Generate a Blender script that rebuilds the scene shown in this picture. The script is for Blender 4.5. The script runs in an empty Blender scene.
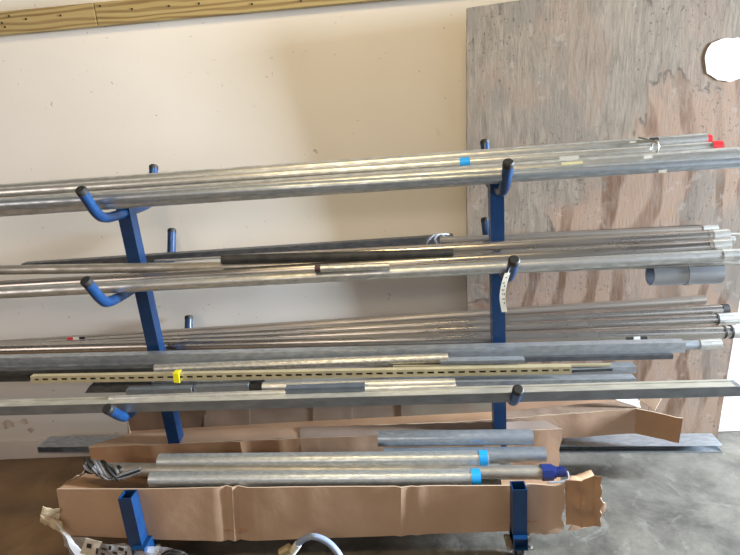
import bpy, bmesh, math, random
from mathutils import Vector, Matrix, noise
C = bpy.context.scene
LK = C.collection.objects.link
random.seed(7)

# ------------------------------------------------------------------ camera
CR = Vector((0.9962, 0.04609, -0.07428)); CF = Vector((-0.06469, 0.96021, -0.27169))
CF.normalize(); CR = (CR - CF*CR.dot(CF)).normalized(); CU = CR.cross(CF)
CAM = Vector((0, -2.464, 1.6)); FPX = 540.0
cd = bpy.data.cameras.new('camera'); cam = bpy.data.objects.new('camera', cd); LK(cam)
cd.sensor_width = 36; cd.lens = FPX/740*36; cd.clip_start = .02
m = Matrix((CR, CU, -CF)).transposed().to_4x4(); m.translation = CAM
cam.matrix_world = m; C.camera = cam

# ------------------------------------------------------------------ world, lights, exposure
w = bpy.data.worlds.new('world'); C.world = w; w.use_nodes = True
w.node_tree.nodes['Background'].inputs[0].default_value = (.92, .94, 1.0, 1)
w.node_tree.nodes['Background'].inputs[1].default_value = .07
C.view_settings.view_transform = 'Standard'; C.view_settings.look = 'None'
C.view_settings.gamma = 1; C.view_settings.use_curve_mapping = False
C.view_settings.exposure = 0.0
def area(name, loc, target, sx, sy, power, col):
    l = bpy.data.lights.new(name, 'AREA'); l.shape = 'RECTANGLE'; l.size = sx; l.size_y = sy
    l.energy = power; l.color = col
    o = bpy.data.objects.new(name, l); LK(o); o.location = loc
    o.rotation_euler = (Vector(target)-Vector(loc)).to_track_quat('-Z', 'Y').to_euler()
    return o
area('side_window_daylight', (6.0, -.86, 1.75), (0, -.2, 1.0), .42, 1.6, 2280, (.77, .88, 1.0))
area('open_garage_door', (3.4, -3.6, 1.5), (.9, 0, .6), 2.0, 1.8, 14, (.85, .92, 1.0))
area('left_wall_fill', (-3.6, -3.4, 2.2), (-1.6, 0, 1.4), 1.5, 1.5, 30, (1.0, .86, .78))  # unseen fill added to brighten the left of the wall
area('ceiling_lamp', (-.15, -1.9, 3.3), (-.1, -.1, 1.2), 1.4, .5, 37, (1.0, .77, .42))
area('rear_fill', (-.8, -4.6, 2.7), (-.4, -.5, .4), 1.2, .5, 30, (1.0, .86, .72))  # unseen warm fill added for the box front and floor

# ------------------------------------------------------------------ pixel -> place helpers
def ray(x, y): return CF + CR*((x-370)/FPX) - CU*((y-277.5)/FPX)
def atY(x, y, Y): d = ray(x, y); return CAM + d*((Y-CAM.y)/d.y)
def atZ(x, y, Z): d = ray(x, y); return CAM + d*((Z-CAM.z)/d.z)
def dep(p): return (Vector(p)-CAM).dot(CF)

# ------------------------------------------------------------------ materials
def mat(name, col, rough=.5, metal=0., col2=None, scale=8., detail=4., bump=0., bscale=None, stretch=(1,1,1),
        spec=.5, alpha=1., trans=0., coat=0., lo=.35, hi=.65, rough2=None):
    M = bpy.data.materials.new(name); M.use_nodes = True; n = M.node_tree.nodes; L = M.node_tree.links
    b = n['Principled BSDF']; b.inputs['Base Color'].default_value = (*col, 1); b.inputs['Roughness'].default_value = rough
    b.inputs['Metallic'].default_value = metal; b.inputs['Specular IOR Level'].default_value = spec
    b.inputs['Transmission Weight'].default_value = trans; b.inputs['Alpha'].default_value = alpha
    b.inputs['Coat Weight'].default_value = coat
    tc = n.new('ShaderNodeTexCoord'); mp = n.new('ShaderNodeMapping'); L.new(tc.outputs['Object'], mp.inputs[0])
    mp.inputs['Scale'].default_value = stretch
    if col2 is not None or rough2 is not None:
        t = n.new('ShaderNodeTexNoise'); t.inputs['Scale'].default_value = scale; t.inputs['Detail'].default_value = detail
        L.new(mp.outputs[0], t.inputs['Vector'])
        r = n.new('ShaderNodeMapRange'); r.inputs[1].default_value = lo; r.inputs[2].default_value = hi
        L.new(t.outputs['Fac'], r.inputs[0])
        if col2 is not None:
            x = n.new('ShaderNodeMix'); x.data_type = 'RGBA'; x.inputs[6].default_value = (*col, 1); x.inputs[7].default_value = (*col2, 1)
            L.new(r.outputs[0], x.inputs[0]); L.new(x.outputs[2], b.inputs['Base Color'])
        if rough2 is not None:
            q = n.new('ShaderNodeMapRange'); q.inputs[3].default_value = rough; q.inputs[4].default_value = rough2
            L.new(r.outputs[0], q.inputs[0]); L.new(q.outputs[0], b.inputs['Roughness'])
    if bump:
        t2 = n.new('ShaderNodeTexNoise'); t2.inputs['Scale'].default_value = bscale or scale*3; t2.inputs['Detail'].default_value = 3
        L.new(mp.outputs[0], t2.inputs['Vector'])
        bb = n.new('ShaderNodeBump'); bb.inputs['Strength'].default_value = bump; bb.inputs['Distance'].default_value = .004
        L.new(t2.outputs['Fac'], bb.inputs['Height']); L.new(bb.outputs[0], b.inputs['Normal'])
    return M
def galv(name, a, b_, rough=.42, sc=26, met=.75, bump=.12):
    up = lambda c, k: tuple(min(.85, v*k) for v in c)
    b2 = tuple(.45*p+.55*q for p, q in zip(a, b_))
    return mat(name, up(a, 1.15), rough*.8, min(1, met+.06), up(b2, 1.02), sc*2.2, 8, bump*.5, 120, (.4, 1, 1), rough2=rough*.8+.12, lo=.38, hi=.62)
G = galv('galvanised', (.56,.565,.55), (.36,.37,.37))
GB = galv('galvanised_cool', (.42,.46,.50), (.27,.31,.35))
GD = galv('galvanised_dull', (.46,.44,.40), (.28,.265,.24), .5, 18)
GL = galv('galvanised_pale', (.66,.66,.63), (.46,.46,.44), .38)
GS = galv('galvanised_spangle', (.62,.61,.56), (.34,.34,.33), .40, 60, .75, .2)
EM = mat('bright_conduit', (.55,.515,.48), .23, .95, (.47,.435,.40), 14, 6, 0, None, (.25,1,1), rough2=.32)
EMD = mat('brown_conduit', (.50,.45,.40), .30, .88, (.42,.37,.325), 14, 6, 0, None, (.25,1,1), rough2=.38)
ZN = galv('zinc_strut', (.46,.50,.545), (.32,.355,.39), .40, 30, .7)
GP = galv('new_galvanised', (.54,.575,.59), (.40,.435,.45), .42, 45, .62, .2)
ZD = galv('dark_strut', (.085,.09,.085), (.045,.045,.045), .5, 20, .6)
ZM = galv('grey_strut', (.145,.15,.16), (.075,.08,.09), .45, 30, .7)
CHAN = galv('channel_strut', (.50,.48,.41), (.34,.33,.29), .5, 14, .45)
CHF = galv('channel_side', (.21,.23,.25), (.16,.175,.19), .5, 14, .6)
YEL = mat('yellow_zinc', (.60,.53,.34), .45, .45, (.50,.44,.28), 12)
BLACKP = mat('black_pipe', (.010,.010,.009), .6, 0, (.032,.03,.028), 30)
BLK = mat('black_rubber', (.012,.012,.012), .6)
BROWNCAP = mat('brown_plastic', (.06,.03,.03), .5)
BLUE = mat('blue_paint', (.0045,.036,.115), .34, 0, (.0035,.024,.08), 14, 5, .1, 70, lo=.45, hi=.8)
NAVY = mat('blue_plastic', (.012,.028,.16), .4)
TAPE = mat('blue_tape', (.01,.34,.80), .45)
RED = mat('red_cap', (.75,.02,.03), .45)
CB = mat('cardboard', (.455,.305,.205), .8, 0, (.39,.255,.17), 5, 6, .25, 25)
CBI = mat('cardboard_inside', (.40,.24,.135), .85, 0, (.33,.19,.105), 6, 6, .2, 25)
CBT = mat('torn_paper_edge', (.50,.38,.27), .9)
PVC = mat('grey_pvc', (.37,.41,.47), .34, 0, (.33,.37,.42), 10)
PVCD = mat('grey_pvc_shaded', (.07,.09,.13), .6)
WHITE = mat('white_paper', (.82,.85,.82), .8)
PALE = mat('pale_card', (.66,.63,.57), .85, 0, (.55,.52,.46), 9)
YELP = mat('yellow_plastic', (.86,.80,.01), .5)
INK = mat('green_ink', (.03,.10,.07), .8)
BINK = mat('black_ink', (.015,.015,.015), .7)
BAG = mat('plastic_film', (.66,.68,.74), .12, 0, alpha=.24, spec=.8, bump=.6, bscale=22)
BAGS = mat('tan_film', (.62,.52,.36), .35, 0, (.5,.4,.27), 30)
HOSE = mat('grey_blue_jacket', (.22,.28,.40), .4, 0, (.28,.33,.42), 12)
HOSEW = mat('white_fitting', (.62,.60,.52), .5)
STEEL = mat('zinc_caster', (.42,.40,.35), .35, .8)
RUST = mat('brown_steel', (.11,.085,.05), .55, .4)
CABG = mat('grey_cable', (.24,.25,.27), .45)
HOLE = mat('dark_hole', (.02,.018,.015), .8)
STK = mat('yellow_sticker', (.80,.76,.45), .6)
CLR = mat('clear_label', (.66,.68,.66), .4)

# ------------------------------------------------------------------ mesh helpers
def link(name, me, M, parent=None, mw=None):
    o = bpy.data.objects.new(name, me); LK(o)
    if M is not None:
        for x in (M if isinstance(M, (list, tuple)) else [M]): me.materials.append(x)
    if parent: o.parent = parent; o.matrix_parent_inverse = parent.matrix_world.inverted()
    if mw is not None: o.matrix_world = mw
    return o
def bmo(name, bm, M, parent=None, smooth=False, mw=None):
    bmesh.ops.recalc_face_normals(bm, faces=bm.faces)
    me = bpy.data.meshes.new(name); bm.to_mesh(me); bm.free()
    if smooth:
        for p in me.polygons: p.use_smooth = True
    return link(name, me, M, parent, mw)
def sharp(o, deg=35):
    me = o.data
    for p in me.polygons: p.use_smooth = True
    me.set_sharp_from_angle(angle=math.radians(deg)); return o
def empty(name, loc):
    o = bpy.data.objects.new(name, None); o.empty_display_size = .05; LK(o)
    o.matrix_world = Matrix.Translation(loc); return o
def tag(o, label, cat=None, group=None, kind=None):
    if label: o['label'] = label
    if cat: o['category'] = cat
    if group: o['group'] = group
    if kind: o['kind'] = kind
    return o
def box(bm, c, s, rot=None, bev=0):
    r = bmesh.ops.create_cube(bm, size=1)
    M = Matrix.Translation(c) @ (rot.to_4x4() if rot else Matrix.Identity(4)) @ Matrix.Diagonal((*s, 1))
    bmesh.ops.transform(bm, matrix=M, verts=r['verts'])
    if bev:
        es = list({e for v in r['verts'] for e in v.link_edges})
        bmesh.ops.bevel(bm, geom=es, offset=bev, segments=2, affect='EDGES', profile=.5)
def frame_of(p0, p1, roll=0.):
    d = (Vector(p1)-Vector(p0)); L = d.length; x = d.normalized()
    z = Vector((0,0,1)); y = z.cross(x).normalized(); z = x.cross(y)
    R = Matrix((x, y, z)).transposed()
    if roll: R = R @ Matrix.Rotation(roll, 3, 'X')
    M = R.to_4x4(); M.translation = (Vector(p0)+Vector(p1))/2
    return M, L
def tube_bm(L, r, ri=None, n=28, x0=None, sag=0., segs=1):
    """open tube along local X with real wall thickness"""
    bm = bmesh.new(); ri = ri or r*.9; x0 = -L/2 if x0 is None else x0
    rings = []
    prof = [(x0, ri), (x0, r)] if segs == 1 else [(x0, ri), (x0, r)]
    xs = [x0+L*i/segs for i in range(segs+1)]
    path = [(xs[0], ri)] + [(x, r) for x in xs] + [(xs[-1], ri)]
    path.append((xs[0]+1e-4, ri))
    path = path[:-1]
    for (x, rr) in path:
        dz = -sag*(1-((x-x0)/L*2-1)**2) if sag else 0
        rings.append([bm.verts.new((x, rr*math.cos(2*math.pi*i/n), rr*math.sin(2*math.pi*i/n)+dz)) for i in range(n)])
    k = len(rings)
    for j in range(k):
        a, b = rings[j], rings[(j+1) % k]
        for i in range(n): bm.faces.new((a[i], a[(i+1) % n], b[(i+1) % n], b[i]))
    return bm
def tube(name, p0, p1, r, M, parent=None, ri=None, n=28):
    mw, L = frame_of(p0, p1)
    o = bmo(name, tube_bm(L, r, ri, n), M, parent, mw=mw); return sharp(o)
def rod_bm(bm, pts, r, n=12, caps=True):
    """round bar swept along points"""
    pts = [Vector(p) for p in pts]; prev = None; rings = []
    for i, p in enumerate(pts):
        t = (pts[min(i+1, len(pts)-1)]-pts[max(i-1, 0)]).normalized()
        if prev is None:
            u = t.orthogonal().normalized()
        else:
            u = (prev - t*prev.dot(t)).normalized()
        prev = u; v = t.cross(u)
        rr = r[i] if isinstance(r, (list, tuple)) else r
        rings.append([bm.verts.new(p+u*rr*math.cos(2*math.pi*k/n)+v*rr*math.sin(2*math.pi*k/n)) for k in range(n)])
    for a, b in zip(rings, rings[1:]):
        for k in range(n): bm.faces.new((a[k], a[(k+1) % n], b[(k+1) % n], b[k]))
    if caps: bm.faces.new(rings[0][::-1]); bm.faces.new(rings[-1])
def rod(name, pts, r, M, parent=None, n=14):
    bm = bmesh.new(); rod_bm(bm, pts, r, n); return sharp(bmo(name, bm, M, parent))
def bez(pts, k=8):
    """smooth curve through points (Catmull-Rom)"""
    P = [Vector(p) for p in pts]; P = [P[0]*2-P[1]]+P+[P[-1]*2-P[-2]]; out = []
    for i in range(1, len(P)-2):
        for s in range(k):
            t = s/k; a, b, c, d = P[i-1:i+3]
            out.append(.5*((2*b)+(c-a)*t+(2*a-5*b+4*c-d)*t*t+(3*b-a-3*c+d)*t**3))
    out.append(P[-2]); return out
def prof_bm(L, prof, cut0=0., cut1=0.):
    """closed 2D profile (y,z) extruded along local X, with caps; cut = slant of end per unit y"""
    bm = bmesh.new()
    a = [bm.verts.new((-L/2+cut0*z, y, z)) for y, z in prof]; b = [bm.verts.new((L/2+cut1*z, y, z)) for y, z in prof]
    n = len(prof)
    for i in range(n): bm.faces.new((a[i], a[(i+1) % n], b[(i+1) % n], b[i]))
    f0 = bm.faces.new(a[::-1]); f1 = bm.faces.new(b)
    bmesh.ops.triangulate(bm, faces=[f0, f1]); return bm
def strut_prof(w=.041, h=.041, t=.0028, lip=.008):
    """C channel, opening up"""
    a = w/2; b = h/2
    return [(-a,-b),(a,-b),(a,b),(a-lip-t,b),(a-lip-t,b-lip),(a-lip,b-lip),(a-lip,b-t),(a-t,b-t),(a-t,-b+t),
            (-a+t,-b+t),(-a+t,b-t),(-a+lip,b-t),(-a+lip,b-lip),(-a+lip+t,b-lip),(-a+lip+t,b),(-a,b)]
def chan_prof(w, h, t=.002):
    a = w/2; b = h/2
    return [(-a,-b),(a,-b),(a,b),(a-t,b),(a-t,-b+t),(-a+t,-b+t),(-a+t,b),(-a,b)]
def angle_prof(w, h, t=.0025):
    """vertical flange facing the front (-y), flat flange on top going back"""
    return [(0,-h),(t,-h),(t,-t),(w,-t),(w,0),(0,0)]
def sheet(name, c00, c10, c11, c01, M, parent=None, nx=24, ny=6, th=.004, amp=.003, fr=6., seed=0, ragged=(), rag=.006, folds=()):
    """thin board of real thickness with dents and folds between four corners (00->10 is u, 00->01 is v)"""
    c00, c10, c11, c01 = map(Vector, (c00, c10, c11, c01))
    nrm = (c10-c00).cross(c01-c00).normalized(); bm = bmesh.new(); T = []; B = []
    rs = random.Random(seed)
    for j in range(ny+1):
        r0 = []; r1 = []
        for i in range(nx+1):
            u = i/nx; v = j/ny
            p = (c00*(1-u)+c10*u)*(1-v)+(c01*(1-u)+c11*u)*v
            q = p*fr+Vector((seed*3.1, seed*1.7, 0))
            d = noise.noise(q)*amp+noise.noise(q*3)*amp*.4
            for (fu, fd, fw) in folds: d += fd*math.exp(-((u-fu)/fw)**2)
            if 'top' in ragged and j == ny: p = p+(c01-c00).normalized()*rs.uniform(-rag, rag)
            if 'bottom' in ragged and j == 0: p = p-(c01-c00).normalized()*rs.uniform(-rag, rag)
            if 'right' in ragged and i == nx: p = p+(c10-c00).normalized()*rs.uniform(-rag, rag)
            if 'left' in ragged and i == 0: p = p-(c10-c00).normalized()*rs.uniform(-rag, rag)
            r0.append(bm.verts.new(p+nrm*(d+th/2))); r1.append(bm.verts.new(p+nrm*(d-th/2)))
        T.append(r0); B.append(r1)
    for j in range(ny):
        for i in range(nx):
            bm.faces.new((T[j][i], T[j][i+1], T[j+1][i+1], T[j+1][i])); bm.faces.new((B[j][i], B[j+1][i], B[j+1][i+1], B[j][i+1]))
    def rim(a, b):
        for k in range(len(a)-1):
            f = bm.faces.new((a[k], a[k+1], b[k+1], b[k])); f.material_index = 1 if isinstance(M, (list, tuple)) else 0
    rim(T[0], B[0]); rim(T[-1], B[-1]); rim([r[0] for r in T], [r[0] for r in B]); rim([r[-1] for r in T], [r[-1] for r in B])
    o = bmo(name, bm, M, parent); return sharp(o, 25)

# ------------------------------------------------------------------ the setting
def node_mat(name):
    M = bpy.data.materials.new(name); M.use_nodes = True
    return M, M.node_tree.nodes, M.node_tree.links
def N(n, t, **k):
    x = n.new(t)
    for a, b in k.items(): setattr(x, a, b)
    return x
def mixc(n, L, fac, a, b):
    x = n.new('ShaderNodeMix'); x.data_type = 'RGBA'
    for s, v in ((0, fac), (6, a), (7, b)):
        if hasattr(v, 'links') or hasattr(v, 'is_linked'): L.new(v, x.inputs[s])
        else: x.inputs[s].default_value = v if s == 0 else (*v, 1)
    return x.outputs[2]
def rng(n, L, v, a, b, c=0., d=1.):
    r = n.new('ShaderNodeMapRange'); L.new(v, r.inputs[0])
    for i, q in enumerate((a, b, c, d)): r.inputs[i+1].default_value = q
    return r.outputs[0]
def ntex(n, L, vec, scale, detail=4, rough=.5, dist=0.):
    t = n.new('ShaderNodeTexNoise'); L.new(vec, t.inputs['Vector']); t.inputs['Scale'].default_value = scale
    t.inputs['Detail'].default_value = detail; t.inputs['Roughness'].default_value = rough; t.inputs['Distortion'].default_value = dist
    return t.outputs['Fac']
def mapn(n, L, sc=(1,1,1), loc=(0,0,0)):
    tc = n.new('ShaderNodeTexCoord'); mp = n.new('ShaderNodeMapping'); L.new(tc.outputs['Object'], mp.inputs[0])
    mp.inputs['Scale'].default_value = sc; mp.inputs['Location'].default_value = loc; return mp.outputs[0]
def mul(n, L, a, b):
    x = n.new('ShaderNodeMath'); x.operation = 'MULTIPLY'
    for i, v in enumerate((a, b)):
        if isinstance(v, (int, float)): x.inputs[i].default_value = v
        else: L.new(v, x.inputs[i])
    return x.outputs[0]
def slab(name, x0, x1, y0, y1, z0, z1, M, **k):
    bm = bmesh.new(); box(bm, ((x0+x1)/2, (y0+y1)/2, (z0+z1)/2), (x1-x0, y1-y0, z1-z0)); return bmo(name, bm, M, **k)

WALL, n, L = node_mat('painted_drywall'); b = n['Principled BSDF']; b.inputs['Roughness'].default_value = .75
v = mapn(n, L)
c = mixc(n, L, rng(n, L, ntex(n, L, v, 1.1, 3), .35, .65), (.73,.69,.63), (.68,.64,.58))
sm = mul(n, L, rng(n, L, ntex(n, L, v, 14, 4, .6, .6), .66, .74), rng(n, L, ntex(n, L, v, 2.3, 2), .5, .62))
c = mixc(n, L, mul(n, L, sm, .45), c, (.36,.32,.28))
sp = rng(n, L, ntex(n, L, mapn(n, L, (1,1,1), (3,1,2)), 34, 2, .5, 1.2), .735, .76)
c = mixc(n, L, mul(n, L, sp, .7), c, (.25,.21,.18)); L.new(c, b.inputs['Base Color'])

CONC, n, L = node_mat('concrete'); b = n['Principled BSDF']; b.inputs['Roughness'].default_value = .7
v = mapn(n, L)
c = mixc(n, L, rng(n, L, ntex(n, L, v, 4.2, 10, .70, .3), .36, .62), (.050,.046,.038), (.150,.136,.113))
c = mixc(n, L, mul(n, L, rng(n, L, ntex(n, L, v, 6, 8, .7, 1.5), .56, .68), .55), c, (.235,.225,.20))
c = mixc(n, L, mul(n, L, rng(n, L, ntex(n, L, v, 38, 3), .69, .75), .6), c, (.09,.08,.07))
sep = n.new('ShaderNodeSeparateXYZ'); L.new(v, sep.inputs[0])
ma = n.new('ShaderNodeMath'); ma.operation = 'ADD'; L.new(sep.outputs[0], ma.inputs[0]); L.new(rng(n, L, ntex(n, L, v, 3, 5), .3, .7, -.3, .3), ma.inputs[1])
brown_tint = mixc(n, L, rng(n, L, ntex(n, L, v, 4, 6, .6, .8), .4, .65), (.27,.175,.095), (.19,.12,.065))
c = mixc(n, L, rng(n, L, ma.outputs[0], -.7, -1.1), c, brown_tint)  # floor colour turns mottled brown towards the left
L.new(c, b.inputs['Base Color'])
bb = n.new('ShaderNodeBump'); bb.inputs['Strength'].default_value = .25; bb.inputs['Distance'].default_value = .004
L.new(ntex(n, L, v, 60, 5), bb.inputs['Height']); L.new(bb.outputs[0], b.inputs['Normal'])

BASE = mat('painted_base', (.66,.61,.56), .7, 0, (.60,.55,.50), 4)
tag(slab('floor', -3.6, 6.4, -4.2, .1, -.1, 0, CONC), None, kind='structure')
tag(slab('wall_back', -3.6, 6.4, 0, .1, 0, 3.6, WALL), None, kind='structure')
bm = bmesh.new(); box(bm, (1.4, -.006, .057), (10, .012, .112), bev=.003)
tag(bmo('baseboard_back', bm, BASE), None, kind='structure')

# torn drywall paper low on the left
bm = bmesh.new()
for (px, py, rr) in ((8, 424, .045), (24, 421, .028), (31, 430, .02)):
    p = atY(px, py, -.001)
    q = [bm.verts.new((p.x+rr*random.uniform(.5,1.1)*math.cos(a*.5), -.0015, p.z+rr*random.uniform(.4,.9)*math.sin(a*.5))) for a in range(12)]
    f = bm.faces.new(q); r = bmesh.ops.extrude_face_region(bm, geom=[f]); bmesh.ops.translate(bm, verts=[g for g in r['geom'] if isinstance(g, bmesh.types.BMVert)], vec=(0,-.001,0))
tag(bmo('trim_1', bm, mat('torn_drywall_paper', (.42,.33,.25), .9, 0, (.62,.56,.50), 30)), None, kind='structure')

# ---- framing boards on the wall
def pine(name, loc):
    M, n, L = node_mat(name); b = n['Principled BSDF']; b.inputs['Roughness'].default_value = .6
    v = mapn(n, L, (.7, 3, 5.2), loc)
    wv = n.new('ShaderNodeTexWave'); wv.bands_direction = 'Z'; L.new(v, wv.inputs['Vector'])
    wv.inputs['Scale'].default_value = 2.4; wv.inputs['Distortion'].default_value = 9.5; wv.inputs['Detail'].default_value = 2
    wv.inputs['Detail Scale'].default_value = 1.1; wv.inputs['Detail Roughness'].default_value = .45
    c = mixc(n, L, rng(n, L, wv.outputs['Fac'], .35, .9), (.36,.265,.105), (.19,.115,.036))
    c = mixc(n, L, rng(n, L, ntex(n, L, mapn(n, L, (1,8,30), loc), 3, 4), .4, .7, 0, .35), c, (.42,.335,.155))
    L.new(c, b.inputs['Base Color']); return M
def board(xa, xb, label, seed, screws):
    """xa, xb: pixel positions of the ends along the lower edge"""
    Y = -.038; zb = 2.085
    A = atY(*xa, Y); B = atY(*xb, Y)
    e = empty('wooden_board', ((A.x+B.x)/2, 0, zb)); tag(e, label, 'board', 'boards along the top of the wall')
    bm = bmesh.new(); box(bm, ((A.x+B.x)/2, -.019, zb+.0445), (B.x-A.x-.003, .038, .089), bev=.002)
    bmo('timber', bm, pine('pine_'+str(seed), (seed*1.3, 0, seed*.7)), e)
    for (sx, sy) in screws:
        p = atY(sx, sy, -.0385); bm = bmesh.new()
        bmesh.ops.create_cone(bm, cap_ends=True, segments=12, radius1=.0045, radius2=.0045, depth=.002, matrix=Matrix.Translation(p) @ Matrix.Rotation(math.pi/2, 4, 'X'))
        bmo('screw', bm, HOLE, e)
board((-150, 50), (97.5, 24.5), 'pale pine board with knots, left of the butt joint on the wall', 1, ((9,16),(2,23),(26,19),(60.5,15.5),(5,27)))
board((97.5, 24.5), (860, -45), 'grainy pine board right of the butt joint, running out of the picture top', 2,
      ((100,6),(132,9),(169,6),(199,3.5),(252,4),(301,1)))

# ------------------------------------------------------------------ plywood sheet
PLY, n, L = node_mat('weathered_plywood'); b = n['Principled BSDF']; b.inputs['Roughness'].default_value = .8
v = mapn(n, L)
grey = mixc(n, L, rng(n, L, ntex(n, L, mapn(n, L, (6,6,1)), 7, 9, .72, .5), .36, .66), (.285,.24,.19), (.15,.125,.098))
grey = mixc(n, L, rng(n, L, ntex(n, L, mapn(n, L, (1.4,1,1), (5,2,0)), 2.6, 5, .6, 1.2), .48, .66, 0, .6), grey, (.27,.185,.135))
wv = n.new('ShaderNodeTexWave'); wv.bands_direction = 'X'; L.new(mapn(n, L, (1,1,.5), (.3,0,.2)), wv.inputs['Vector'])
wv.inputs['Scale'].default_value = 2.1; wv.inputs['Distortion'].default_value = 13; wv.inputs['Detail'].default_value = 4; wv.inputs['Detail Scale'].default_value = .8; wv.inputs['Detail Roughness'].default_value = .5
bm_ = mul(n, L, rng(n, L, wv.outputs['Fac'], .58, .82), rng(n, L, ntex(n, L, mapn(n, L, (1,1,1), (1,0,3)), 2.4, 3), .40, .54, .3, 1.))
pink = mixc(n, L, bm_, (.29,.195,.135), (.135,.068,.032))
pink = mixc(n, L, rng(n, L, ntex(n, L, mapn(n, L, (6,6,1)), 9, 6), .42, .72, 0, .45), pink, (.31,.24,.20))
# the sheet is greyer at its upper left, pinker at its lower right
sep = n.new('ShaderNodeSeparateXYZ'); L.new(v, sep.inputs[0])
ma = n.new('ShaderNodeMath'); ma.operation = 'SUBTRACT'; L.new(sep.outputs[0], ma.inputs[0]); L.new(mul(n, L, sep.outputs[2], .9), ma.inputs[1])
mb = n.new('ShaderNodeMath'); mb.operation = 'ADD'; L.new(ma.outputs[0], mb.inputs[0]); L.new(rng(n, L, ntex(n, L, v, 2.6, 6, .6, 1.0), .3, .7, -.34, .34), mb.inputs[1])
c = mixc(n, L, rng(n, L, mb.outputs[0], -.46, -.26), grey, pink)
edge = mul(n, L, rng(n, L, mb.outputs[0], -.43, -.39), rng(n, L, mb.outputs[0], -.33, -.38))
c = mixc(n, L, mul(n, L, mul(n, L, edge, rng(n, L, ntex(n, L, v, 9, 4), .50, .56)), .8), c, (.06,.05,.04))
patch = rng(n, L, ntex(n, L, mapn(n, L, (1,1,.7), (4,0,1)), 2.1, 5, .6, .5), .53, .60)
c = mixc(n, L, mul(n, L, patch, .75), c, (.185,.162,.135))
fl = rng(n, L, ntex(n, L, mapn(n, L, (1.3,1,.9)), 60, 4, .6, .4), .60, .66)
fm = rng(n, L, ntex(n, L, mapn(n, L, (1,1,1), (2,0,5)), 3.2, 3), .40, .56)
c = mixc(n, L, mul(n, L, mul(n, L, fl, fm), .8), c, (.075,.062,.05))
st = rng(n, L, ntex(n, L, mapn(n, L, (9,1,.9), (2,0,5)), 5, 5, .6, .5), .64, .70)
c = mixc(n, L, mul(n, L, st, .75), c, (.085,.07,.058))
gl = rng(n, L, ntex(n, L, mapn(n, L, (2,1,2), (7,0,2)), 6, 6, .7, .3), .60, .66)
c = mixc(n, L, mul(n, L, gl, .35), c, (.40,.355,.31))
L.new(c, b.inputs['Base Color'])
bb = n.new('ShaderNodeBump'); bb.inputs['Strength'].default_value = .14; bb.inputs['Distance'].default_value = .004
L.new(ntex(n, L, mapn(n, L, (5,5,1)), 26, 5), bb.inputs['Height']); L.new(bb.outputs[0], b.inputs['Normal'])
PY0, PYS = -.055, .037        # foot of the sheet's front face, and how far it leans out per metre of height
def atP(x, y, off=0.):
    z = 1.
    for _ in range(30): p = atY(x, y, PY0-PYS*z-off); z = p.z
    return p
e = empty('plywood_sheet', (.89, PY0, 0)); tag(e, 'weathered plywood sheet with a white patch, standing against the wall', 'plywood')
c_tl, c_bl, c_br = atP(467, 8), atP(467.3, 340), atP(717.5, 436)
k = (c_tl.x-c_bl.x)/(c_tl.z-c_bl.z)
def xl(z): return c_tl.x+k*(z-c_tl.z)
def xr(z): return c_br.x+k*(z-c_br.z)
pts = [(xl(.003), .003), (xr(.003), .003), (xr(2.06), 2.075), (xl(c_tl.z), c_tl.z)]
bm = bmesh.new()
f = [bm.verts.new((x, PY0-PYS*z, z)) for x, z in pts]; g = [bm.verts.new((x, PY0-PYS*z+.018, z)) for x, z in pts]
bm.faces.new(f); bm.faces.new(g[::-1])
for i in range(4): bm.faces.new((f[i], f[(i+1) % 4], g[(i+1) % 4], g[i]))
bmo('panel', bm, PLY, e)
hp = [(705,58),(706,53),(708,48),(712,43),(717,41),(722,39),(727,38),(733,38.5),(738,37.5),(744,40),(749,43),(751,49),(752,54),(751,61),(750,68),(746,74),(741,78),(735,80),(730,82),(724,80.5),(718,80),(712,76),(707,73),(706,66)]
bm = bmesh.new(); fr = [bm.verts.new(atP(x, y, .0025)) for x, y in hp]; bk = [bm.verts.new(v_.co+Vector((0,.0022,0))) for v_ in fr]
bm.faces.new(fr); bm.faces.new(bk[::-1])
for i in range(len(fr)): bm.faces.new((fr[i], fr[(i+1) % len(fr)], bk[(i+1) % len(fr)], bk[i]))
tag(bmo('patch', bm, mat('white_patch', (.93,.92,.90), .7), e), 'white torn-edged patch')

# ------------------------------------------------------------------ rack
rack = empty('pipe_rack', (-.36, -.42, 0)); tag(rack, 'blue steel two-sided pipe rack on casters loaded with pipes and struts', 'rack')
XL, XR, T = -1.060, .359, .0508
def sqtube_bm(p0, p1, w, wall=.004, openend=True):
    """square hollow section between two points"""
    p0 = Vector(p0); p1 = Vector(p1); d = (p1-p0).normalized()
    u = Vector((1,0,0)) if abs(d.x) < .5 else Vector((0,1,0)); u = (u-d*u.dot(d)).normalized(); v = d.cross(u)
    bm = bmesh.new(); R = []
    for p, h in ((p0, w/2-wall), (p0, w/2), (p1, w/2), (p1, w/2-wall)):
        R.append([bm.verts.new(p+u*h*a+v*h*b) for a, b in ((-1,-1),(1,-1),(1,1),(-1,1))])
    for j in range(4):
        a, b = R[j], R[(j+1) % 4]
        for i in range(4): bm.faces.new((a[i], a[(i+1) % 4], b[(i+1) % 4], b[i]))
    return bm
def arm(X, s, z, reach, up, parent, rise=.10, name='arm'):
    """round arm leaving the upright (s=-1 front, +1 back), then bending up"""
    y0 = -.425+s*.02; y1 = -.425+s*(reach-.105); y2 = -.425+s*reach
    P = [(X, y0, z), (X, y0+(y1-y0)*.5, z), (X, y1, z+.006), (X, y1+(y2-y1)*.45, z+.030), (X, y2, z+up)]
    c = bez(P, 6); r = .0185
    a = rod(name, c, r, BLUE, parent, 18)
    d = (c[-1]-c[-2]).normalized()
    rod('end_cap', [c[-1]-d*.004, c[-1]+d*.010, c[-1]+d*.015], [r*1.04, r*1.04, r*.8], BLK, a, 18)
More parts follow.
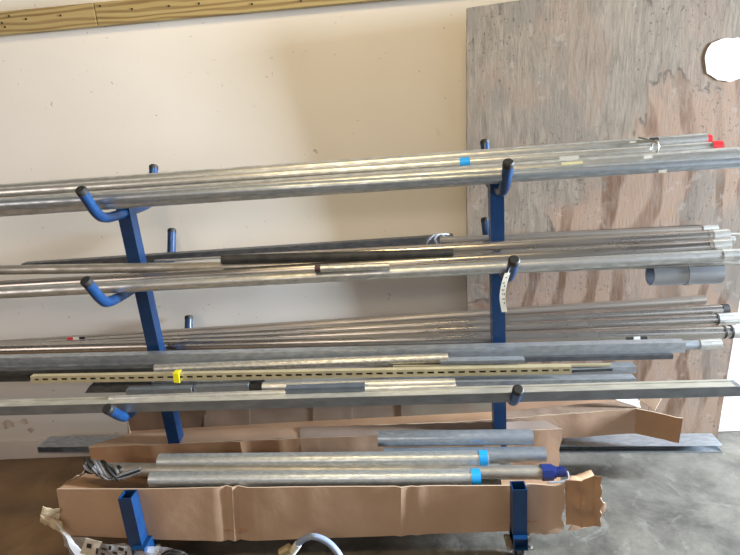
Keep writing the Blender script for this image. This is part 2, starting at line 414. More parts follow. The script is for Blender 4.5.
for X in (XL, XR):
    yb = -.425
    up = bmo('upright', sqtube_bm((X+(.022 if X == XL else 0), yb, .135), (X-.004, yb, 1.43), T), BLUE, rack)
    for (z, rf, rb, u) in (((1.345, .268, .275, .110), (1.055, .352, .345, .108), (.622, .392, .362, .088)) if X == XL else
                           ((1.335, .215, .27, .105), (1.045, .30, .325, .088), (.60, .36, .345, .095))):
        arm(X, -1, z, rf, u, rack); 
        arm(X, 1, z, rb+.025 if X == XL else min(rb-.005, .285), u+(.032 if X == XL else .05, .03, .05)[(1.2 > z)+(.8 > z)], rack)
    bmo('base_beam', sqtube_bm((X, -.84, .11), (X, -.03, .11), T), BLUE, rack)
    bmo('socket', sqtube_bm((X-(.018 if X == XL else 0), -.795, .088), (X-(.018 if X == XL else 0), -.795, .345 if X == XL else .326), T), BLUE, rack)
    for y in (-.795, -.10):
        cst = empty('caster', (X, y, .084)); cst.parent = rack; cst.matrix_parent_inverse = rack.matrix_world.inverted()
        bm = bmesh.new(); box(bm, (X, y, .0815), (.095, .075, .005)); bmo('top_plate', bm, STEEL, cst)
        bm = bmesh.new()
        for s in (-1, 1):
            box(bm, (X+s*.019, y+.008, .055), (.003, .044, .048), bev=.001)
        box(bm, (X, y, .076), (.041, .046, .006)); bmo('fork', bm, STEEL, cst)
        bm = bmesh.new(); bmesh.ops.create_cone(bm, cap_ends=True, segments=32, radius1=.036, radius2=.036, depth=.028, matrix=Matrix.Translation((X, y+.014, .037)) @ Matrix.Rotation(math.pi/2, 4, 'Y'))
        bmesh.ops.bevel(bm, geom=[e_ for e_ in bm.edges if e_.calc_face_angle(0) > 1], offset=.005, segments=2, affect='EDGES')
        sharp(bmo('wheel', bm, BLK, cst))
        for s in (-1, 1):
            for t in (-1, 1):
                bm = bmesh.new(); bmesh.ops.create_cone(bm, cap_ends=True, segments=6, radius1=.0075, radius2=.0075, depth=.007, matrix=Matrix.Translation((X+s*.038, y+t*.026, .0875)))
                bmo('bolt', bm, STEEL, cst)
for y in (-.425,):
    bmo('cross_beam', sqtube_bm((XL+.026, y, .11), (XR-.026, y, .11), T*.95), BLUE, rack)

# ------------------------------------------------------------------ pipes and conduits
def ends(a, b, Ya, Yb, exl=0., exr=0.):
    A = atY(*a, Ya); B = atY(*b, Yb); d = (B-A).normalized()
    return A-d*exl, B+d*exr
def pipe(label, a, b, Ya, Yb, rr, M, exl=0., exr=0., group=None, kind='steel_pipe', cat='pipe', fit=(), ri=None):
    """a, b: ends in the photo at depths Ya, Yb; fit: parts at distance s (m) from the right end: (name, s0, s1, radius factor, material)"""
    A, B = ends(a, b, Ya, Yb, exl, exr); d = (B-A).normalized()
    if not fit:
        o = tube(kind, A, B, rr, M, ri=ri); tag(o, label, cat, group); return o, A, B
    e = empty(kind, (A+B)/2); tag(e, label, cat, group)
    tube('tube', A, B, rr, M, e, ri=ri)
    for (nm, s0, s1, rf, FM) in fit:
        tube(nm, B-d*s0, B-d*s1, rr*rf, FM, e, ri=rr*min(1.001, rf*.98))
    return e, A, B
g1 = 'pipes on the top tier'; g2 = 'pipes on the middle tier'; g3 = 'conduits on the lower tier, behind the uprights'
# top tier
def px_at(P):   # inverse of the helpers: image x of a point
    d = P-CAM; return 370+FPX*d.dot(CR)/d.dot(CF)
e, A, B = pipe('thickest galvanised pipe, lying frontmost on the top tier, blue tape at its right end', (0,207.3), (733,157.5), -.565, -.555, .0345, G, .75, 0, g1,
               fit=(('coupling', .004, -.045, .97, GL), ('tape', -.020, -.044, 1.0, TAPE)))
pipe('slim pipe under the front edge of the thickest top-tier pipe', (0,205), (790,159), -.60, -.60, .019, GB, .5, .1, g1)
e, A, B = pipe('slim top-tier pipe with a red cap and a blue tape ring, behind the thickest pipe', (0,193), (714,147), -.50, -.50, .0185, GL, .3, 0, g1,
     fit=(('end_cap', .010, -.022, 1.12, RED),))
dd = (B-A).normalized(); Lp = (B-A).length
t = (464.5-px_at(A))/(px_at(B)-px_at(A))
# perspective along the bar: refine
lo, hi = 0., 1.
for _ in range(40):
    t = (lo+hi)/2
    if px_at(A+(B-A)*t) < 464.5: lo = t
    else: hi = t
P = A+(B-A)*t; tube('tape', P-dd*.018, P+dd*.018, .0188, TAPE, e, ri=.0186)
pipe('upper rear top-tier pipe with a small red cap, highest of the pile', (0,190), (705,139.5), -.455, -.455, .022, G, .5, 0, g1,
     fit=(('end_cap', .018, -.018, .72, RED),))
pipe('grey pipe buried in the middle of the top-tier pile', (0,200), (700,152), -.478, -.478, .026, GB, .5, 0, g1)
# middle tier
pipe('front pipe of the middle tier, its right end running out of the picture', (0,293), (745,254.5), -.625, -.615, .0215, G, .5, .12, g2,
     fit=(('collar', .20, .17, 1.06, GL),))
pipe('second pipe from the front on the middle tier, pale coupling at right', (0,286.5), (713,246), -.575, -.575, .0215, EM, .5, 0, g2,
     fit=(('coupling', .006, -.052, 1.05, GL), ('gap_ring', .020, .006, 1.03, EMD)))
pipe('third pipe from the front on the middle tier, upper coupling at its right end', (230,260.5), (713,236), -.50, -.505, .022, EM, 0, 0, g2,
     fit=(('coupling', .006, -.050, 1.05, GL), ('gap_ring', .022, .006, 1.03, EMD)))
pipe('slim beige conduit at the rear of the middle tier with a pale coupling', (440,240), (703,228.8), -.30, -.28, .0125, EMD, .0, 0, g2,
     fit=(('coupling', .004, -.055, 1.1, GL),))
pipe('dull pipe crossing on top of the middle tier from far left', (0,270), (500,262.5), -.53, -.58, .0185, GD, .5, 0.0, g2)
pipe('matt black pipe ending in mid-rack on the middle tier', (222,259.5), (453,253.5), -.565, -.57, .0175, BLACKP, 0, 0, g2, kind='black_pipe', ri=.013)
pipe('short loose offcut of conduit with a brown left end on the middle tier', (319,268.6), (389.5,265.8), -.64, -.64, .0125, GS, 0, 0, 'offcuts', kind='conduit_offcut',
     fit=(('end_cap', .262, .242, 1.05, BROWNCAP),))
pipe('small pale pipe end poking out between the two couplings of the middle tier', (560,249), (734,239.5), -.47, -.47, .013, GL, 0, 0, g2)
pipe('thin grey bar under the front pipe of the middle tier, passing through the grey coupling', (500,272), (745,263.3), -.585, -.585, .0065, GD, 0, .15, g2, kind='steel_bar', cat='bar')
pipe('thin rod rising behind the middle tier pile at its far right', (470,237), (745,234), -.24, -.24, .006, GD, 0, .2, g2, kind='steel_bar', cat='bar')
# grey PVC coupling
A, B = atY(650,274.5,-.565), atY(719,272.5,-.565); d = (B-A).normalized(); M_ = A.lerp(B, .52)
e = empty('pvc_coupling', (A+B)/2); tag(e, 'wide grey plastic pipe coupling hanging below the middle tier pipes by the plywood', 'coupling')
tube('body', A, B, .0395, PVC, e, ri=.035); tube('ridge', M_-d*.007, M_+d*.007, .0425, PVC, e, ri=.0397)
tube('bore_shade', A+d*.002, B-d*.002, .0349, PVCD, e, ri=.0345)  # dark sleeve painting the shade inside the coupling

# lower tier, conduits lying behind the uprights
pipe('rearmost beige conduit of the lower tier with a coupling seen against the plywood', (0,344.5), (690,300.5), -.17, -.17, .0205, EMD, .4, 0, g3,
     fit=(('coupling', .004, -.06, 1.02, EMD),))
pipe('lower tier conduit with a black end cap on its right end', (0,347), (722,309.5), -.22, -.22, .0228, EM, .4, 0, g3,
     fit=(('end_cap', .004, -.022, 1.04, BLK),))
pipe('lower tier conduit in the second row with a coupling beyond its dark ring', (0,349), (716,319), -.27, -.27, .0232, EM, .4, 0, g3,
     fit=(('ring', .004, -.004, 1.07, BLK), ('coupling', -.004, -.12, 1.06, GL)))
e, A, B = pipe('front shiny conduit of the lower tier with two dark rings and a wide coupling', (0,350), (723,332), -.325, -.325, .0255, EM, .4, 0, g3,
     fit=(('ring', .003, -.004, 1.08, BLK), ('collar', -.004, -.024, 1.02, EM), ('ring', -.024, -.031, 1.12, BLK), ('coupling', -.031, -.12, 1.08, GL)))
# galvanised struts, mid pile of the lower tier
def strut(label, a, b, Ya, Yb, wdt, hgt, M, exl=0., exr=0., roll=0., group='struts on the lower tier', prof=None, cut0=0, cut1=0, kind='strut_channel', cat='strut'):
    A, B = ends(a, b, Ya, Yb, exl, exr); mw, Ln = frame_of(A, B, roll)
    o = bmo(kind, prof_bm(Ln, prof or strut_prof(wdt, hgt), cut0, cut1), M, None, mw=mw); tag(o, label, cat, group); return o, A, B
strut('wide galvanised strut crossing in front of both uprights on the lower tier', (0,361), (683,345.5), -.50, -.495, .038, .041, ZN, .4, 0, math.pi)
strut('dark edged strut under the wide galvanised strut, ending short of it at right', (0,368.5), (671,355), -.515, -.515, .036, .018, ZM, .4, 0, math.pi)
pipe('conduit end with a bright coupling sticking out of the wide strut', (600,349), (700,344.5), -.46, -.46, .0185, GB, 0, 0, 'offcuts', kind='conduit_offcut',
     fit=(('coupling', .004, -.075, 1.08, GL),))
pipe('speckled bright conduit ending mid-rack below the wide strut', (155,369), (448,357.8), -.555, -.555, .0185, GS, 0, 0, 'lengths piled on the lower tier')
strut('dark strut end at far left of the lower tier', (0,376), (31,375.5), -.54, -.54, .036, .035, ZD, .5, 0, math.pi)
strut('near-black strut beside the speckled conduit, ending by the left upright', (0,371.5), (155,368.5), -.56, -.56, .03, .018, ZD, .5, 0, math.pi)
strut('flat bluish strut right of the speckled conduit', (440,361.2), (524,359.5), -.56, -.56, .035, .014, ZN, 0, 0, math.pi)
strut('blue-grey strut under the slotted angle at right, longest of the three', (380,374), (634,367.5), -.56, -.56, .041, .026, ZN, 0, 0, math.pi)
strut('dark narrow strut resting on the blue-grey strut at right', (560,371), (612,369), -.575, -.575, .012, .010, ZD, 0, 0, math.pi)
strut('thin beige strip above the slotted angle at right', (393,366.5), (611,364.8), -.575, -.575, .010, .008, YEL, 0, 0, math.pi, kind='metal_strip', cat='strip')
strut('bluest strut, slanted left end, near the right end of the front channel', (440,382), (634,378.5), -.615, -.615, .041, .018, ZN, 0, 0, math.pi)
# slotted angle
A, B = ends((30,376.5), (572,366.8), -.625, -.625); mw, Ln = frame_of(A, B)
bm = bmesh.new(); h = .0295; t = .0025; ns = 54; p_ = Ln/ns; sw = p_*.62; z1 = -.0095; z2 = -.0175
box(bm, (0, .011, -t/2), (Ln, .022, t)); box(bm, (0, t/2, z1/2-t/2), (Ln, t, abs(z1)-t)); box(bm, (0, t/2, (z2-h)/2), (Ln, t, h+z2))
for i in range(ns+1):
    x0 = -Ln/2+i*p_-(p_-sw)/2; x1 = x0+(p_-sw); x0 = max(x0, -Ln/2); x1 = min(x1, Ln/2)
    if x1 > x0: box(bm, ((x0+x1)/2, t/2, (z1+z2)/2), (x1-x0, t, z1-z2))
box(bm, (0, .010, -h+t/2), (Ln, .018, t))
o = empty('slotted_angle', (A+B)/2); bmo('slotted_face', bm, YEL, o, mw=mw)
bm = bmesh.new(); box(bm, (0, .0195, -h/2-.001), (Ln-.004, .002, h-.006)); bmo('slot_shade', bm, ZD, o, mw=mw)  # near-black strip added behind the slots to stand for shade
tag(o, 'long beige slotted angle bar across the lower tier', 'angle bar')
# short tubes and struts in front
gf = 'offcuts below the slotted angle'
strut('short dark strut with a slanted left end below the slotted angle', (90,387), (152,386), -.60, -.60, .041, .030, ZM, 0, 0, math.pi, gf, cut0=-.8)
strut('flat pale bar below the yellow clip', (122,384.6), (197,383.6), -.60, -.60, .024, .008, GB, 0, 0, math.pi, gf, kind='flat_bar', cat='bar')
strut('short galvanised strut between the slanted strut and the clip', (128,391.5), (193,389.5), -.632, -.632, .03, .026, GB, 0, 0, math.pi, gf)
strut('galvanised strut offcut with a dark open left end', (196,389), (250,386.5), -.62, -.62, .041, .036, GB, 0, 0, math.pi, gf)
strut('stubby black strut end between two galvanised offcuts', (250,387), (264,386.3), -.61, -.61, .041, .034, ZD, 0, 0, math.pi, gf)
pipe('bright pale tube behind the bluish offcut', (263,387), (455,383), -.630, -.630, .0190, GL, 0, 0, gf)
strut('bluish galvanised channel offcut lying on the front channel', (286,389.2), (365,386.8), -.690, -.690, .034, .020, mat('blue_grey_zinc', (.17,.21,.27), .35, .6, (.13,.16,.21), 20), 0, 0, math.pi, gf)
pipe('slim pale tube lying on top of the front channel', (365,389), (456,386.4), -.690, -.690, .0120, GL, 0, 0, gf)
pipe('pale round tube resting left on the front channel', (110,398.5), (286,392.5), -.700, -.700, .0105, GL, .0, 0, gf)
# front channel
A, B = ends((0,408), (737,388), -.715, -.715, .4, 0); mw, Ln = frame_of(A, B)
e = empty('front_channel', (A+B)/2); tag(e, 'long pale-topped steel channel along the front of the lower tier', 'channel')
bmo('channel', prof_bm(Ln, chan_prof(.050, .036, .003), 0, 0), CHF, e, mw=mw @ Matrix.Rotation(math.pi, 4, 'X'))
bm = bmesh.new(); box(bm, (-.01, 0, .0189), (Ln-.02, .049, .0016)); box(bm, (-.01, .017, .0215), (Ln-.02, .012, .0045), bev=.001)
tag(bmo('top_flange', bm, CHAN, e, mw=mw), 'pale top face')
# dark angle behind the uprights on the middle tier
strut('long dark ribbed strut behind the uprights on the middle tier', (25,266.5), (453,238.5), -.26, -.24, .041, .034, ZM, .0, 0, math.pi, g2)
strut('thin dark strut continuing behind the right upright of the middle tier', (380,243), (700,227.5), -.20, -.18, .02, .02, ZD, .0, 0, math.pi, g2)
strut('narrow shiny strip lying in front of the dark ribbed strut', (155,261), (700,234), -.36, -.36, .016, .006, GL, 0, 0, math.pi, g2, kind='metal_strip', cat='strip')
# plastic wrap
P = atY(443,240,-.245); bm = bmesh.new()
for k in range(3): rod_bm(bm, bez([P+Vector((-.05+.035*k,.022*math.cos(a)-.012,.024*math.sin(a)+.004)) + Vector((.02*math.sin(a*1.3+k),0,0)) for a in [q*.9 for q in range(8)]], 4), .004, 6)
tag(bmo('plastic_wrap', bm, BAG), 'scrap of clear plastic wrap around the dark strut end, middle tier', 'plastic')
# labels and clamps on the top tier
def small_box(name, x, y, Y, s, M, parent=None, slope=-.066):
    p = atY(x, y, Y); bm = bmesh.new(); box(bm, p, s, Matrix.Rotation(0, 3, 'Y')); return bmo(name, bm, M, parent)
for (nm, x, y, Y, s, M, lab, cat) in (
    ('yellow_label', 572, 163, -.598, (.070,.003,.008), STK, 'small yellow label on the thickest top-tier pipe', 'label'),
    ('clear_label', 569, 158, -.597, (.062,.003,.013), CLR, 'clear printed label above the yellow one', 'label'),
    ('white_label', 648, 157, -.597, (.028,.003,.009), WHITE, 'small white label right of the wire clamp, top tier', 'label'),
    ('white_tape_scrap', 633, 142, -.48, (.020,.004,.006), WHITE, 'scrap of white tape on the rear top pipe', 'tape'),
    ('foil_scrap', 662.5, 171.3, -.622, (.026,.003,.010), CLR, 'torn pale scrap under the thick top pipe, right', 'scrap'),
    ('black_clamp', 654, 139.5, -.482, (.026,.012,.013), BLK, 'black clamp on the rear top pipe by the plywood', 'clamp'),
    ('dark_clip', 683, 152.2, -.52, (.026,.01,.008), RUST, 'dark clip between the pipes near the red caps', 'clip'),
    ('red_scrap', 720, 152.8, -.575, (.024,.01,.005), RED, 'sliver of red plastic beside the red capped pipe', 'scrap')):
    o = small_box(nm, x, y, Y, s, M); tag(o, lab, cat)
for (nm, x, y, Y, w_, cols, lab) in (
    ('product_sticker', 637, 338.3, -.352, .085, (BINK, WHITE, BINK), 'white and black sticker on the shiny conduit at right, lower tier'),
    ('product_sticker', 76, 338.3, -.242, .085, (RED, WHITE, BINK), 'red and white sticker on a lower tier conduit at left'),
    ('smudged_marking', 105, 195.8, -.60, .05, (BINK, GD, BINK), 'black smudged marking on the thickest top-tier pipe')):
    e = empty(nm, atY(x, y, Y)); tag(e, lab, 'sticker')
    for k, M in enumerate(cols):
        p = atY(x, y, Y)+Vector(((k-1)*w_/3, 0, 0)); bm = bmesh.new(); box(bm, p, (w_/3.3, .003, .011)); bmo('print', bm, M, e)
# wire clamp on the top tier
P = atY(655,147,-.52); bm = bmesh.new(); rod_bm(bm, [P+Vector((0,.024*math.cos(a),.022*math.sin(a))) for a in [i*.35 for i in range(19)]], .003, 6)
rod_bm(bm, bez([P+Vector((-.05,.02,.035)), P+Vector((-.02,.0,.025)), P+Vector((0,-.02,.012))], 5), .003, 6)
tag(bmo('wire_clamp', bm, STEEL), 'bent wire clamp looped round the red capped pipe', 'clamp')
# yellow clip on slotted angle
p = atY(176.5,378,-.632); bm = bmesh.new(); box(bm, p, (.023,.004,.040), Matrix.Rotation(.08,3,'Y'), .001); box(bm, p+Vector((.002,.012,.021)), (.022,.026,.003), None)
tag(bmo('yellow_clip', bm, YELP), 'bright yellow plastic clip on the slotted angle', 'clip')
# white paper tag on right middle arm
e = empty('paper_tag', atY(505,292,-.70)); tag(e, 'white paper tag with green handwriting hanging from the right middle arm', 'tag')
c0 = [atY(507.5,273,-.712), atY(504,285,-.722), atY(502.5,298,-.727), atY(504.5,312,-.725)]
bm = bmesh.new(); prev = None
cc = bez(c0, 4); W2 = Vector((.0095,0,0))
fr = [(bm.verts.new(q-W2), bm.verts.new(q+W2)) for q in cc]; bk = [(bm.verts.new(q-W2+Vector((0,.001,0))), bm.verts.new(q+W2+Vector((0,.001,0)))) for q in cc]
for i in range(len(cc)-1):
    bm.faces.new((fr[i][0], fr[i][1], fr[i+1][1], fr[i+1][0])); bm.faces.new((bk[i][0], bk[i+1][0], bk[i+1][1], bk[i][1]))
    for k in (0, 1): bm.faces.new((fr[i][k], fr[i+1][k], bk[i+1][k], bk[i][k]))
bm.faces.new((fr[0][0], bk[0][0], bk[0][1], fr[0][1])); bm.faces.new((fr[-1][0], fr[-1][1], bk[-1][1], bk[-1][0]))
bmo('paper', bm, WHITE, e)
for (x, y, w_, h_) in ((503.6,283,.008,.003),(504.6,286,.003,.006),(503,290,.009,.003),(504.4,294,.003,.007),(502.6,294,.002,.006),(503.6,299,.008,.003),(504.4,303,.003,.006),(506.2,277.5,.005,.003)):
    bm = bmesh.new(); box(bm, atY(x, y, -.7285), (w_,.0008,h_)); bmo('handwriting', bm, INK, e)
rod('string', [atY(510,268,-.725), atY(508.5,271,-.722), atY(507.5,275,-.716)], .0012, WHITE, e, 6)

# ------------------------------------------------------------------ front cardboard box with its pipes
FB = [CB, CBT]
fb = empty('cardboard_box', (-.42,-.59,.136)); tag(fb, 'long open cardboard box on the rack base in front, holding short galvanised pipes', 'box', 'cardboard boxes')
YF, YB = -.763, -.448
tl, tm, tr = atY(57,489,YF), atY(232,487.5,YF), atY(565,484.5,YF)
bl, bmid, br = atY(64,535,YF), atY(235,541,YF), atY(562,529,YF)
mid_t = tm; mid_b = atY(235,541,YF)
sheet('front_panel', bl, mid_b, mid_t, tl, FB, fb, 26, 8, .005, .004, 5, 1, folds=((.97,-.012,.02),(.55,.004,.2)))
sheet('front_panel', mid_b, br, tr, mid_t, FB, fb, 60, 8, .005, .004, 5, 2, folds=((.02,-.012,.014),(.52,.007,.012),(.57,.005,.01),(.9,-.006,.03),(.96,.006,.015)), ragged=('right',))
kl, km, kr = atY(89,447,YB), atY(300,438,YB), atY(561,428.5,YB)
dn = Vector((0,0,-.20))
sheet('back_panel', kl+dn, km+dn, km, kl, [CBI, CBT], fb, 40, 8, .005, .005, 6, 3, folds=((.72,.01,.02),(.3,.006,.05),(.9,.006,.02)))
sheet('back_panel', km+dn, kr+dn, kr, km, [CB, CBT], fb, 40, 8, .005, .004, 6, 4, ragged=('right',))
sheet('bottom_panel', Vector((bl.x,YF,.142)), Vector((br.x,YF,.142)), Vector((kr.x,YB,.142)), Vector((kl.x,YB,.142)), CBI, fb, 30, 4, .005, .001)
sheet('end_panel', Vector((bl.x,YF,.15)), Vector((kl.x,YB,.15)), kl+Vector((0,0,-.085)), tl+Vector((0,0,-.006)), [CB, CBT], fb, 10, 6, .005, .006, 8, 5, ragged=('top',))
# back flap folded out over the gap
sheet('flap', kl, km, atY(300,427,YB+.06), atY(128,434,YB+.08), [CB, CBT], fb, 30, 4, .004, .004, 7, 6, ragged=('top',), rag=.004)
sheet('flap', km, kr, atY(545,421,YB+.05), atY(300,427,YB+.06), [mat('cardboard_grey', (.30,.225,.18), .85, 0, (.24,.175,.135), 6), CBT], fb, 30, 4, .004, .004, 7, 7, ragged=('top',), rag=.003)
# left inner flap and crumpled left corner
sheet('flap', tl+Vector((.005,.008,-.004)), tl+Vector((.36,.008,-.05)), kl+Vector((.42,-.08,-.15)), kl+Vector((.03,-.02,-.09)), [CBI, CBT], fb, 16, 10, .004, .008, 9, 8)
# right flaps
q0 = atY(565,484.5,YF); q1 = atY(566,525,YF)
sheet('flap', q1, atY(601,526,-.80), atY(602,477,-.795), q0+Vector((0,.004,.008)), [CBI, CBT], fb, 20, 12, .004, .014, 16, 9, ragged=('right',), rag=.004, folds=((.45,.006,.04),(.8,-.005,.05)))
sheet('flap', atY(566,484,-.70), atY(598,484,-.62), atY(591,471,-.58), atY(567,478,-.60), [CBI, CBT], fb, 10, 6, .004, .012, 11, 10, ragged=('top',))
sheet('flap', atY(568,530,-.745), atY(596,526,-.74), atY(607,503,-.74), atY(590,497,-.74), [CB, CBT], fb, 8, 6, .004, .008, 14, 11, ragged=('right','bottom'))
sheet('flap', atY(520,534,YF+.01), atY(560,533,YF+.01), atY(565,524,YF+.01), atY(520,526,YF+.012), [CB, CBT], fb, 12, 3, .004, .006, 14, 12, ragged=('bottom',))
gb = 'short pipes in the front box'
pipe('front galvanised pipe in the box with a blue tape ring at its right end', (151,479), (480,477), -.715, -.715, .0290, GP, 0, 0, gb, fit=(('tape', .034, .0, 1.04, TAPE),), ri=.026)
pipe('second galvanised pipe in the box, blue tape ring at its right end', (159.5,461.5), (488,458.5), -.650, -.650, .0300, GP, 0, 0, gb, fit=(('tape', .036, .004, 1.04, TAPE),), ri=.026)
pipe('rearmost dull pipe in the box with a threaded left end', (378,438.5), (532,437), -.555, -.555, .0305, ZN, 0, 0, gb, fit=(('thread', .505, .482, .97, GD),), ri=.026)
pipe('dull galvanised pipe reaching furthest right behind the taped pipes', (384,455.5), (545,454.5), -.595, -.595, .0300, GB, 0, 0, gb, ri=.026)
pipe('old brownish pipe under the taped pipes, between cable bundle and blue fitting', (98,469.5), (541,472.5), -.676, -.685, .0262, GD, 0, 0, gb, ri=.021)
# lower layer carrying them (rests on the box bottom)
for k, (y, z) in enumerate(((-.72,.175),(-.665,.175),(-.61,.175),(-.555,.175),(-.50,.178),(-.715,.232),(-.66,.232),(-.605,.232),(-.55,.232),(-.497,.236),(-.65,.285),(-.595,.285),(-.54,.285))):
    o = tube('steel_pipe', (-1.08+.02*(k%3), y, z), (.38-.03*(k%4), y, z), .0262, GD, None, .023); tag(o, 'dull pipe lying deep in the front box under the taped ones', 'pipe', 'pipes deep in the front box')
# cable bundle
e = empty('cable_bundle', atY(100,470,-.69)); tag(e, 'twisted bundle of black and grey cable ends at the left of the front box', 'cable')
for k in range(7):
    r = []
    for i in range(15):
        a = i*.42+k*.9; s = i/14
        base = atY(87+s*34, 464+s*11+2.2*math.sin(k*2.1), -.70)
        r.append(base+Vector((0, .020*math.cos(a), .020*math.sin(a))))
    rod('cable', bez(r, 3), .0062, CABG if k % 3 == 0 else BLK, e, 8)
for k in range(3):
    rod('cable', bez([atY(86+4*k,462+2*k,-.715), atY(96+3*k,471+2*k,-.722), atY(104+3*k,477+k,-.72), atY(122,478-2*k,-.715), atY(140,472-2*k,-.70)], 4), .0055, (CABG, BLK, CABG)[k], e, 8)
# blue fitting
A = atY(541,472.5,-.685); B = atY(565,471.5,-.685); d = (B-A).normalized()
e = empty('blue_fitting', A); tag(e, 'dark blue threaded conduit fitting on the right end of the old pipe', 'fitting')
tube('nut', A, A+d*.042, .031, NAVY, e, ri=.02, n=8); tube('shoulder', A+d*.042, A+d*.052, .024, NAVY, e, ri=.015)
for k in range(6): tube('thread', A+d*(.052+k*.006), A+d*(.056+k*.006), .0195, NAVY, e, ri=.012)
tube('core', A+d*.05, A+d*.09, .017, NAVY, e, ri=.012)
rod('cable', bez([atY(567,471,-.69), atY(568,478,-.70), atY(561,481.5,-.71), atY(548,482.5,-.715)], 5), .004, CABG, e, 8)

# ------------------------------------------------------------------ rear cardboard box
rb = empty('cardboard_box', (-.25,-.21,.2)); tag(rb, 'long open cardboard box behind the uprights with flaps at its right end', 'box', 'cardboard boxes')
Yf, Yb2 = -.335, -.115
a0, a1 = atY(455,422,Yf), atY(637,408.5,Yf); b0, b1 = atY(455,446,Yf), atY(635,433,Yf)
L0 = Vector((-1.30, Yf, a0.z)); Lb = Vector((-1.30, Yf, b0.z+.004))
sheet('front_panel', b0, b1, a1, a0, FB, rb, 40, 6, .005, .004, 6, 21, ragged=('top',), rag=.002)
sheet('front_panel', Lb, b0, a0, L0, FB, rb, 40, 6, .005, .003, 6, 22)
w0, w1, w2 = atY(128,396,Yb2), atY(350,396,Yb2), atY(640,388,Yb2)
d1 = Vector((0,0,-.20))
for k, (xa, xb) in enumerate(((204,250),(246,317),(313,352),(349,404),(401,502))):
    sheet('back_panel', atY(xa,434,Yb2+.004*(k%2)), atY(xb,432,Yb2+.004*(k%2)), atY(xb,398,Yb2+.004*(k%2)), atY(xa,400,Yb2+.004*(k%2)), mat('cardboard_shade_%d' % k, (.25-.012*k,.185,.145), .85, 0, (.19,.14,.105), 7), rb, 12, 6, .004, .003, 7, 23+k)  # card colours darkened to carry the shade inside the box
sheet('back_panel', atY(128,440,Yb2), atY(206,434,Yb2), atY(206,400,Yb2), atY(128,402,Yb2), mat('cardboard_deep_shade', (.15,.095,.06), .85, 0, (.10,.062,.04), 7), rb, 14, 6, .004, .003, 7, 29)  # darkest card colour paints the deep shade at the left of the interior
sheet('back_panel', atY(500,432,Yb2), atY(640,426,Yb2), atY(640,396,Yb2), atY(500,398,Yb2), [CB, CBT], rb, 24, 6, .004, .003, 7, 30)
sheet('end_panel', Vector((-1.30,Yf,.19)), Vector((-1.43,Yb2,.19)), Vector((-1.43,Yb2,.28)), L0, FB, rb, 6, 6, .005, .004, 7, 31)
sheet('bottom_panel', Vector((-1.30,Yf,b0.z+.012)), Vector((b1.x-.03,Yf,b1.z+.012)), Vector((b1.x-.03,Yb2,b1.z+.012)), Vector((-1.43,Yb2,b0.z+.012)), CBI, rb, 30, 4, .005, .001, 6, 32)
sheet('flap', atY(505,419.5,Yf), a1, atY(640,400,Yf+.10), atY(505,411,Yf+.07), [mat('cardboard_worn', (.30,.21,.145), .85, 0, (.20,.13,.085), 14), CBT], rb, 24, 5, .004, .004, 7, 33)
sheet('flap', b1, atY(679,443,-.40), atY(683,418,-.40), a1, [CBI, CBT], rb, 10, 6, .004, .004, 9, 34, folds=((.85,.01,.05),))
tag(sheet('flap', atY(612,399,-.29), atY(641,408,-.33), atY(636,392,-.27), atY(604,390,-.24), [PALE, PALE], rb, 10, 6, .003, .010, 9, 35), 'pale curled flap')
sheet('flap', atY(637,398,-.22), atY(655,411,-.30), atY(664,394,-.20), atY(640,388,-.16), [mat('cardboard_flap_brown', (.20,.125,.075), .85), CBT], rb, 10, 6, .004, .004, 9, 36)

# ------------------------------------------------------------------ channels lying on the floor by the wall
A = (atZ(37,453,.138)+atZ(52,437,.174))/2; B = (atZ(717,453,.138)+atZ(717,434,.174))/2; A.z = B.z = .157
mw, Ln = frame_of(A, B)
cp = [(-.048,-.0185),(.048,-.0185),(.048,.0185),(-.048,.0185),(-.048,.0165),(.046,.0165),(.046,-.0165),(-.046,-.0165),(-.046,-.010),(-.048,-.010)]
o = bmo('metal_stud', prof_bm(Ln, cp), ZN, None, mw=mw); tag(o, 'long metal channel, open to the front, low by the wall under the rear box', 'metal stud', 'metal studs on the rack base')
cq = [(-.020,-.012),(.040,-.012),(.040,.012),(-.020,.012),(-.020,.010),(.038,.010),(.038,-.010),(-.020,-.010)]
o = bmo('metal_stud', prof_bm(Ln-.22, cq), ZN, None, mw=mw); tag(o, 'second thinner metal channel nested inside the long low one', 'metal stud', 'metal studs on the rack base')

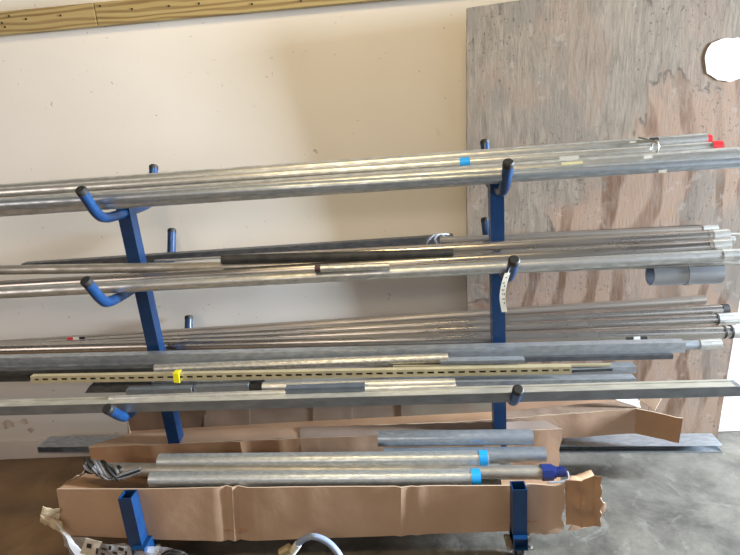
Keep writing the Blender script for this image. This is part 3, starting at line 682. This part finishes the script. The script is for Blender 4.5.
# ------------------------------------------------------------------ things at the lower front
e = empty('plastic_bag', atY(110,548,-.83)); tag(e, 'crumpled clear plastic bag with black print, lower left of the front box', 'bag')
pa = [(50,514),(75,522),(110,538),(165,543),(172,575),(120,580),(80,572),(62,545)]
sheet('film', atY(72,560,-.80), atY(100,600,-.86), atY(190,560,-.86), atY(62,534,-.79), BAG, e, 26, 22, .0015, .020, 16, 41)
sheet('film', atY(110,545,-.82), atY(150,590,-.86), atY(185,552,-.85), atY(148,545,-.80), BAG, e, 20, 16, .0015, .016, 20, 42)
for (x, y, w_, h_) in ((89,546,.017,.020),(97,551,.008,.026),(104,549,.020,.008),(103,554,.014,.010),(110,548,.009,.018),(115,553,.018,.010),(121,549,.020,.014),(126,553,.008,.018)):
    p = atY(x, y, -.872); bm = bmesh.new(); box(bm, p, (w_,.001,h_), Matrix.Rotation(.35,3,'Y')); bmo('print', bm, BINK, e)
sheet('label', atY(80,553,-.868), atY(94,557,-.868), atY(102,542,-.868), atY(86,538,-.868), mat('bag_label', (.55,.50,.42), .6), e, 8, 6, .001, .003, 20, 43)
sheet('film', atY(60,526,-.80), atY(96,566,-.86), atY(82,566,-.86), atY(54,520,-.80), mat('white_film', (.62,.64,.68), .3, alpha=.8), e, 16, 6, .0015, .006, 20, 47)
e = empty('masking_tape_wad', atY(48,518,-.79)); tag(e, 'crumpled tan tape wad at the left end of the front box', 'tape')
sheet('tape_fold', atY(40,522,-.79), atY(58,530,-.77), atY(60,508,-.77), atY(42,508,-.80), BAGS, e, 10, 10, .002, .014, 26, 44)
sheet('tape_fold', atY(44,520,-.80), atY(64,536,-.785), atY(62,522,-.785), atY(40,514,-.80), BAGS, e, 10, 10, .002, .010, 30, 45)
# curved flexible conduit
e = empty('flexible_conduit', atY(310,560,-.86)); tag(e, 'grey-blue flexible conduit bowed up from the floor with a pale end fitting', 'conduit')
rod('hose', bez([atY(347,572,-.93), atY(338,553,-.90), atY(326,541,-.88), atY(312,536.5,-.87), atY(301,541,-.86), atY(293,551,-.86)], 8), .0115, HOSE, e, 16)
rod('end_fitting', bez([atY(298,544,-.86), atY(293,551,-.86), atY(284,562,-.86)], 4), .0145, HOSEW, e, 12)
rod('collar', [atY(290,548,-.866), atY(281,553,-.866)], .017, mat('brass_collar', (.40,.32,.17), .45, .4), e, 10)
# black coil by the left caster
bm = bmesh.new(); P = atY(175,560,-.845)
for k in range(3): rod_bm(bm, [P+Vector(((.055-.008*k)*math.cos(a), -.01*k, (.055-.008*k)*math.sin(a)*.8)) for a in [i*.3 for i in range(22)]], .0045, 6)
tag(bmo('cable_coil', bm, BLK), 'small coil of black cable beside the left front caster', 'cable')
